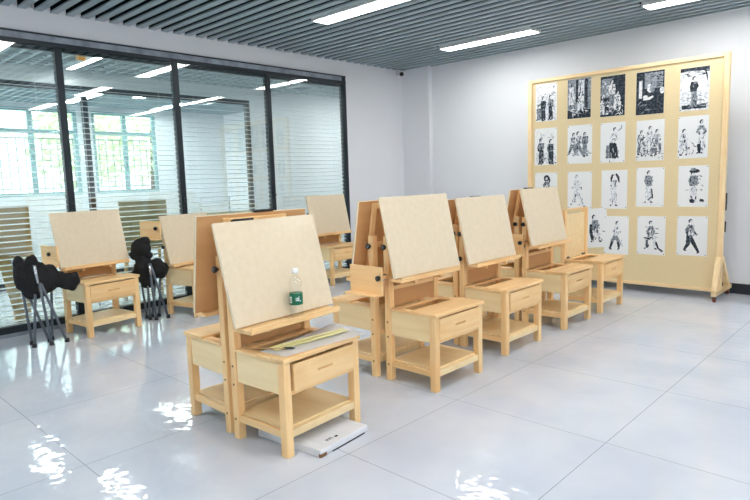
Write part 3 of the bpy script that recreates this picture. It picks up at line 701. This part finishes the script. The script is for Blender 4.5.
def figure(q, rnd, J, dark=1, lay0=2, sc=1.0, hair=1, skirt=None):
    """loose ink figure from joints: head, neck, hip, (elbow, hand)*2, (knee, foot)*2"""
    K = {k: v for k, v in J.items()}; sc *= 1.22
    lay = lay0
    def lim(a, b, c, w0, w1, w2, mi):
        nonlocal lay; lay += 1; stroke_poly(q, mi, lay, [(*a, w0*sc), (*b, w1*sc), (*c, w2*sc)], rnd)
    n_, h_ = K['neck'], K['hip']; mid = ((n_[0]+h_[0])/2 + rnd.uniform(-2, 2), (n_[1]+h_[1])/2)
    lim(n_, mid, h_, 9, 10, 9, K.get('shirt', 3))
    for s in ('l', 'r'):
        lim(h_, K['k'+s], K['f'+s], 7, 5.5, 3, K.get('legs', 2))
        lay += 1; ft = K['f'+s]; stroke_poly(q, 1, lay, [(ft[0]-2, ft[1], 2.2*sc), (ft[0]+rnd.choice((-1, 1))*6*sc, ft[1]+2, 2*sc)], rnd)
    for s in ('l', 'r'):
        lim((n_[0], n_[1]+3), K['e'+s], K['h'+s], 5, 3.8, 2.2, K.get('arms', 3))
    hd = K['head']; lay += 1; ell(q, 3, lay, hd[0], hd[1], 4.6*sc, 6.2*sc, rnd)
    lay += 1; stroke_poly(q, 1 if hair else 2, lay, [(hd[0]-4.5*sc, hd[1]+5*sc, 1.3*sc), (hd[0]-4.2*sc, hd[1]-2*sc, 2.2*sc), (hd[0]-.5*sc, hd[1]-5.5*sc, 2.0*sc), (hd[0]+3*sc, hd[1]-4.5*sc, 1.2*sc)], rnd)
    # contour and fold lines
    for k in range(16):
        a, b = rnd.choice([('neck', 'hip'), ('hip', 'kl'), ('hip', 'kr'), ('kl', 'fl'), ('kr', 'fr'), ('neck', 'el'), ('neck', 'er'), ('el', 'hl'), ('er', 'hr')])
        a, b = K[a], K[b]; t = rnd.uniform(0, .6); u = t + rnd.uniform(.25, .5); off = rnd.uniform(-7, 7)*sc
        p0 = (a[0]+(b[0]-a[0])*t+off, a[1]+(b[1]-a[1])*t); p1 = (a[0]+(b[0]-a[0])*u+off*.8, a[1]+(b[1]-a[1])*u)
        lay += 1; stroke_poly(q, 1 if rnd.random() < .6*dark else 2, lay, [(*p0, .7*sc), ((p0[0]+p1[0])/2+rnd.uniform(-2, 2), (p0[1]+p1[1])/2, 1.6*sc), (*p1, .5*sc)], rnd)
    return lay
def J(head, neck, hip, el, hl, er, hr, kl, fl, kr, fr, **k):
    d = dict(head=head, neck=neck, hip=hip, el=el, hl=hl, er=er, hr=hr, kl=kl, fl=fl, kr=kr, fr=fr); d.update(k); return d
def shift(j, dx, dy, s=1.0):
    return {k: ((v[0]*s+dx, v[1]*s+dy) if isinstance(v, tuple) else v) for k, v in j.items()}
STAND = J((50, 20), (50, 32), (50, 72), (38, 52), (44, 66), (62, 52), (56, 66), (46, 102), (43, 134), (56, 102), (58, 134))
WALK = J((46, 17), (45, 30), (42, 74), (32, 52), (36, 70), (56, 54), (68, 72), (38, 106), (26, 130), (58, 104), (76, 138), legs=2, shirt=3)
SEAT = J((50, 22), (50, 34), (46, 76), (36, 58), (44, 74), (62, 56), (56, 76), (62, 84), (66, 124), (38, 92), (34, 124))
LEAN = J((56, 20), (54, 33), (50, 74), (42, 54), (56, 62), (66, 54), (56, 66), (38, 92), (26, 128), (62, 94), (66, 128))
def hatch(q, rnd, n, x0, y0, x1, y1, mis, w=(.8, 2.2), ln=(6, 18), lay=1, ang=None):
    for k in range(n):
        x, y = rnd.uniform(x0, x1), rnd.uniform(y0, y1); a = ang if ang is not None else rnd.uniform(0, 3.14); l = rnd.uniform(*ln); a += rnd.uniform(-.2, .2)
        stroke_poly(q, rnd.choice(mis), lay + k*.05, [(x, y, .4), (x+math.cos(a)*l/2+rnd.uniform(-1, 1), y+math.sin(a)*l/2, rnd.uniform(*w)), (x+math.cos(a)*l, y+math.sin(a)*l, .4)], rnd)
def blk(q, mi, lay, x0, y0, x1, y1, rnd):
    stroke_poly(q, mi, lay, [((x0+x1)/2, y0, (x1-x0)/2), ((x0+x1)/2, (y0+y1)/2, (x1-x0)/2), ((x0+x1)/2, y1, (x1-x0)/2)], random.Random(1) if False else type('r', (), {'uniform': staticmethod(lambda a, b: 0)})())
# ---- one painter per drawing
def d_two_coats(q, r):
    blk(q, 3, 1, 6, 40, 94, 146, r); hatch(q, r, 40, 8, 10, 90, 60, (2, 3, 3), (1, 2.5), (8, 22)); blk(q, 2, 1.5, 6, 96, 30, 144, r); hatch(q, r, 20, 6, 70, 34, 140, (1, 2), (1, 3), (8, 20), 4)
    figure(q, r, shift(STAND, -2, 42, .78) | dict(shirt=1, legs=1, arms=1), lay0=8); figure(q, r, shift(STAND, 32, 40, .78) | dict(shirt=1, legs=1, arms=2), lay0=36)
def d_doorway(q, r):
    blk(q, 2, 1, 0, 0, 100, 150, r); blk(q, 1, 2, 36, 4, 46, 90, r); blk(q, 1, 2, 74, 4, 86, 140, r); blk(q, 3, 2, 6, 30, 30, 96, r); blk(q, 3, 2, 50, 8, 70, 60, r); blk(q, 1, 2, 0, 118, 100, 150, r)
    hatch(q, r, 60, 6, 6, 80, 130, (1, 1, 2, 3), (.8, 2.4), (10, 30), 4, 1.5); figure(q, r, shift(SEAT, 24, 44, .66) | dict(shirt=0, legs=3, arms=3), lay0=9); hatch(q, r, 22, 4, 110, 80, 140, (1, 3), (1, 2.4), (8, 20), 34, .3)
def d_crowd(q, r):
    blk(q, 1, 1, 0, 0, 100, 150, r); blk(q, 2, 2, 4, 10, 50, 80, r); hatch(q, r, 40, 4, 10, 46, 140, (0, 2, 3), (1, 3), (8, 18), 4)
    figure(q, r, shift(STAND, 2, 4, .9) | dict(shirt=3, legs=2, arms=0), lay0=9); figure(q, r, shift(SEAT, 40, 52, .6) | dict(shirt=0, legs=0, arms=3), lay0=36); figure(q, r, shift(SEAT, -18, 80, .5) | dict(shirt=0, legs=3, arms=3), lay0=60); hatch(q, r, 25, 40, 110, 90, 140, (0, 3, 2), (1, 2.4), (8, 18), 84)
def d_interior(q, r):
    blk(q, 1, 1, 0, 0, 100, 150, r); blk(q, 2, 2, 30, 6, 94, 60, r); hatch(q, r, 30, 30, 10, 90, 56, (1, 2), (1, 3), (10, 24), 3, .2); blk(q, 3, 4, 10, 30, 22, 92, r); blk(q, 0, 4.5, 12, 34, 17, 88, r)
    ell(q, 3, 5, 50, 58, 12, 16, r); ell(q, 2, 6, 58, 58, 9, 18, r); ell(q, 1, 7, 74, 120, 30, 52, r); stroke_poly(q, 0, 8, [(26, 96, 3), (48, 94, 5), (62, 88, 3)], r); ell(q, 3, 9, 92, 70, 8, 12, r); ell(q, 0, 9, 34, 88, 9, 6, r); hatch(q, r, 20, 10, 100, 50, 140, (1, 2), (1, 3), (8, 24), 10)
def d_soldier(q, r):
    blk(q, 3, 1, 0, 0, 100, 150, r); blk(q, 1, 2, 0, 0, 100, 14, r); hatch(q, r, 30, 5, 10, 90, 30, (2, 1, 3), (1, 3), (12, 30), 3, .1); blk(q, 0, 2, 8, 40, 90, 80, r); hatch(q, r, 30, 8, 60, 90, 120, (2, 3, 0), (1, 2.6), (12, 34), 4, .15); blk(q, 1, 5, 8, 130, 92, 144, r); hatch(q, r, 16, 8, 122, 90, 140, (2, 1), (1, 3), (10, 30), 6, .1)
    figure(q, r, shift(STAND, 6, 22, .86) | dict(shirt=1, legs=2, arms=1), lay0=9); stroke_poly(q, 1, 60, [(84, 8, 2), (90, 30, 3), (94, 50, 1)], r)
def d_pair(q, r):
    hatch(q, r, 24, 10, 8, 90, 40, (2, 3), (.8, 2), (8, 22)); blk(q, 3, 1, 8, 100, 90, 144, r)
    figure(q, r, shift(STAND, -12, 34, .82) | dict(shirt=1, legs=1, arms=2), lay0=4, sc=1.15); figure(q, r, shift(STAND, 34, 40, .78) | dict(shirt=2, legs=1, arms=1), lay0=34, sc=1.15); hatch(q, r, 20, 10, 110, 92, 144, (1, 2), (1, 3), (8, 16), 64)
def d_field(q, r):
    blk(q, 3, 1, 20, 100, 92, 116, r); figure(q, r, shift(LEAN, -14, 22, .72) | dict(shirt=3, legs=2, arms=2), lay0=3); figure(q, r, shift(WALK, 10, 20, .74) | dict(shirt=2, legs=2, arms=3), lay0=30); figure(q, r, shift(STAND, 36, 22, .72) | dict(shirt=1, legs=2, arms=2), lay0=58); hatch(q, r, 24, 10, 104, 86, 122, (2, 3), (.8, 2), (8, 22), 86, .2)
def d_tunic(q, r):
    figure(q, r, shift(LEAN, 6, 8, .95) | dict(shirt=3, legs=1, arms=3), lay0=2); stroke_poly(q, 1, 40, [(54, 78, 14), (50, 100, 18), (46, 134, 22)], r); stroke_poly(q, 2, 41, [(30, 84, 6), (30, 110, 8), (32, 134, 6)], r); hatch(q, r, 12, 34, 92, 76, 140, (1, 0, 3), (.8, 1.8), (12, 28), 42, 1.4); stroke_poly(q, 2, 60, [(70, 34, 1.5), (84, 24, 2), (86, 12, 1.5)], r)
def d_family(q, r):
    for k, (dx, dy, s, sh) in enumerate(((-26, 26, .8, 1), (4, 12, .82, 3), (30, 26, .78, 2), (-6, 56, .6, 3), (30, 62, .56, 2))): figure(q, r, shift(SEAT, dx+6, dy, s) | dict(shirt=sh, legs=3 if k % 2 else 2, arms=3), lay0=2+k*28, sc=.9)
    hatch(q, r, 24, 8, 110, 92, 140, (2, 3, 1), (.8, 1.8), (6, 16), 150)
def d_feeding(q, r):
    figure(q, r, shift(SEAT, -20, 34, .82) | dict(shirt=3, legs=3, arms=3), lay0=2); figure(q, r, shift(STAND, 30, 4, .95) | dict(shirt=3, legs=3, arms=2), lay0=32); stroke_poly(q, 1, 70, [(72, 100, 5), (70, 120, 6), (74, 134, 3)], r); hatch(q, r, 14, 14, 80, 60, 130, (1, 2, 3), (.8, 1.6), (8, 18), 72)
def d_girl(q, r):
    figure(q, r, shift(STAND, 2, 4, .98) | dict(shirt=3, legs=3, arms=2), dark=.7, lay0=2); ell(q, 1, 0.5, 52, 24, 12, 15, r); stroke_poly(q, 1, 60, [(62, 18, 3), (66, 34, 3.5), (62, 48, 2)], r)
def d_sketchy(q, r):
    figure(q, r, shift(WALK, -6, 4, .98) | dict(shirt=3, legs=3, arms=3), dark=.35, lay0=2, hair=0); hatch(q, r, 14, 30, 20, 70, 130, (2, 3), (.6, 1.3), (6, 18), 50)
def d_longhair(q, r):
    figure(q, r, shift(STAND, 0, 6, .97) | dict(shirt=3, legs=3, arms=3), dark=.7, lay0=2); stroke_poly(q, 1, 50, [(44, 16, 3), (38, 30, 4), (38, 46, 2)], r); stroke_poly(q, 1, 51, [(56, 14, 3), (64, 28, 5), (70, 48, 2)], r); ell(q, 0, 52, 50, 26, 5, 7, r)
def d_robe(q, r):
    figure(q, r, shift(STAND, -4, 0, .98) | dict(shirt=2, legs=3, arms=2), lay0=2); stroke_poly(q, 3, 45, [(46, 72, 10), (44, 100, 12), (44, 128, 9)], r); stroke_poly(q, 1, 46, [(56, 80, 2), (60, 110, 3), (44, 124, 2)], r); hatch(q, r, 8, 34, 30, 60, 70, (1, 2), (1, 2.2), (8, 16), 47); hatch(q, r, 10, 10, 134, 90, 142, (3,), (.6, 1.2), (14, 30), 55, 0)
def d_hat(q, r):
    figure(q, r, shift(STAND, 4, 6, .94) | dict(shirt=2, legs=3, arms=2), lay0=2, sc=1.2); ell(q, 1, 60, 54, 20, 18, 7, r); ell(q, 2, 61, 50, 14, 10, 6, r); stroke_poly(q, 1, 62, [(40, 128, 5), (50, 126, 6), (56, 130, 3)], r); stroke_poly(q, 1, 63, [(74, 124, 5), (84, 126, 5), (88, 130, 2)], r); hatch(q, r, 16, 36, 30, 78, 90, (1, 2), (1, 2.6), (6, 14), 64)
def d_squat(q, r):
    figure(q, r, shift(SEAT, 0, 14, .9) | dict(shirt=2, legs=3, arms=2), lay0=2, sc=1.2); stroke_poly(q, 1, 50, [(30, 60, 6), (26, 90, 7), (30, 120, 6)], r); hatch(q, r, 18, 26, 50, 76, 116, (1, 1, 2), (1, 2.6), (8, 18), 52)
def d_crossed(q, r):
    figure(q, r, shift(LEAN, 0, 8, .95) | dict(shirt=3, legs=2, arms=3), dark=.8, lay0=2); stroke_poly(q, 1, 50, [(34, 100, 4), (26, 118, 5), (22, 130, 3)], r); stroke_poly(q, 1, 51, [(56, 102, 4), (62, 118, 5), (60, 128, 2)], r); stroke_poly(q, 3, 49, [(74, 92, 5), (76, 118, 6)], r)
def d_stool(q, r):
    figure(q, r, shift(SEAT, 0, 4, .98) | dict(shirt=3, legs=3, arms=2), lay0=2); stroke_poly(q, 1, 50, [(24, 84, 2), (46, 88, 4), (50, 84, 2)], r); stroke_poly(q, 1, 51, [(36, 92, 3), (36, 124, 4)], r); stroke_poly(q, 1, 52, [(68, 100, 4), (76, 124, 3), (92, 136, 4)], r); hatch(q, r, 10, 34, 36, 66, 80, (1, 2), (.8, 2), (8, 16), 54)
def d_walker(q, r):
    figure(q, r, shift(WALK, 0, 2, .98) | dict(shirt=3, legs=1, arms=2), lay0=2); stroke_poly(q, 1, 50, [(40, 44, 2), (34, 64, 3), (36, 88, 2)], r); hatch(q, r, 8, 36, 30, 60, 74, (1, 2), (.8, 2), (8, 18), 52)

DR = [  # (x0, x1, z0, z1, painter, tilt, label)
 (-3.258, -3.008, 1.780, 2.179, d_two_coats, 0, 'dark ink drawing of two figures in coats, top left of the display board'),
 (-2.888, -2.633, 1.778, 2.184, d_doorway, 0, 'dark drawing of a seated figure in a tall doorway, top row'),
 (-2.535, -2.286, 1.767, 2.168, d_crowd, 0, 'dark drawing of a crowded group, middle of the top row'),
 (-2.180, -1.920, 1.752, 2.160, d_interior, 0, 'darkest drawing, a dim interior with a bent dark figure, top row'),
 (-1.782, -1.535, 1.751, 2.139, d_soldier, 0, 'grey drawing of a lone standing figure outdoors, top right of the board'),
 (-3.268, -3.004, 1.305, 1.705, d_pair, 0, 'ink drawing of two stocky figures side by side, second row at the left'),
 (-2.883, -2.615, 1.307, 1.707, d_field, 0, 'ink drawing of figures stooping together, second row under the doorway scene'),
 (-2.527, -2.276, 1.304, 1.705, d_tunic, 0, 'ink drawing of one figure with a dark skirt, second row'),
 (-2.169, -1.908, 1.309, 1.698, d_family, 0, 'ink drawing of a seated family group, second row'),
 (-1.786, -1.528, 1.315, 1.702, d_feeding, 0, 'ink drawing of a seated and a standing figure facing, second row at the right'),
 (-3.262, -2.996, .830, 1.221, d_girl, 0, 'ink drawing of a dark haired girl, lower half hidden by a desk board'),
 (-2.877, -2.610, .828, 1.221, d_sketchy, 0, 'faintest sketch of a figure, third row above the empty desk frame'),
 (-2.508, -2.246, .834, 1.226, d_longhair, 0, 'sketch of a long haired standing woman, third row'),
 (-2.158, -1.895, .858, 1.241, d_robe, 0, 'sketch of a slim standing figure in a robe, third row'),
 (-1.772, -1.512, .863, 1.247, d_hat, 0, 'sketch of a figure in a broad hat, third row at the right'),
 (-2.680, -2.430, .425, .835, d_squat, -6, 'tilted drawing of a crouching dark figure, right beside the empty desk frame'),
 (-2.469, -2.222, .367, .758, d_crossed, 0, 'sketch of a leaning seated figure, bottom row right of the tilted sheet'),
 (-2.137, -1.872, .385, .766, d_stool, 0, 'sketch of a figure seated on a stool, bottom row'),
 (-1.767, -1.504, .400, .774, d_walker, 0, 'sketch of a walking figure seen from the side, bottom right of the board'),
]
for n_, (x0, x1, z0, z1, fn, tl, lab) in enumerate(DR):
    o = thing('ink_drawing', lab, 'drawing', ((x0+x1)/2, BY - .001 - (.004 if tl else 0), (z0+z1)/2), 0, 'ink drawings on the display board')
    o.rotation_euler = (0, R(tl), 0)
    sx, sz = (x1-x0)/PWd, (z1-z0)/PHt
    q = MB(); q.keep = True; rnd = random.Random(100+n_)
    q.mi = 0
    # sheet with a slight curl at its lower corner
    q.box(-PWd/2, -.0010, -PHt/2, PWd/2, -.0002, PHt/2)
    fn(q, rnd)
    bmesh.ops.transform(q.bm, matrix=Matrix.Diagonal((sx, 1, sz, 1)), verts=q.bm.verts)
    sh = q.build('sheet', [M['sheet'], M['ink'], M['grey'], M['lgrey']], o)
    for px_, pz_ in ((-1, 1), (1, 1), (-1, -1), (1, -1)):
        if rnd.random() < .75: part('pin', 'pin', lambda: MB().tube([(0, -.0015, 0), (0, -.006, 0)], .004, 8), M['pin'], o, (px_*(x1-x0)/2*.92, 0, pz_*(z1-z0)/2*.94))

# ------------------------------------------------------------------ light
wd = bpy.data.worlds.new('sky'); SC.world = wd; wd.use_nodes = True
bg = wd.node_tree.nodes['Background']; bg.inputs[0].default_value = (.93, .97, 1, 1); bg.inputs[1].default_value = 3.2
for i, (a, b) in enumerate(wins + [(-1.2, 2.7), (2.72, 5.8)]):
    ld = bpy.data.lights.new('window_portal', 'AREA'); ld.shape = 'RECTANGLE'; ld.size = b-a; ld.size_y = 1.6; ld.cycles.is_portal = True
    lo = bpy.data.objects.new('window_portal', ld); COL.objects.link(lo); far = i >= len(wins); lo.location = (X3-.25 if far else XR+.21, (a+b)/2, 1.8 if far else 1.7); lo.rotation_euler = (0, R(-90 if far else 90), 0)

vs_ = SC.view_settings
SC.display_settings.display_device = 'sRGB'
vs_.view_transform = 'Standard'; vs_.look = 'None'; vs_.exposure = 0.67; vs_.gamma = 1; vs_.use_curve_mapping = False
SC.cycles.use_denoising = True
SC.cycles.max_bounces = 12; SC.cycles.diffuse_bounces = 5; SC.cycles.glossy_bounces = 5; SC.cycles.transparent_max_bounces = 24
SC.cycles.sample_clamp_indirect = 6
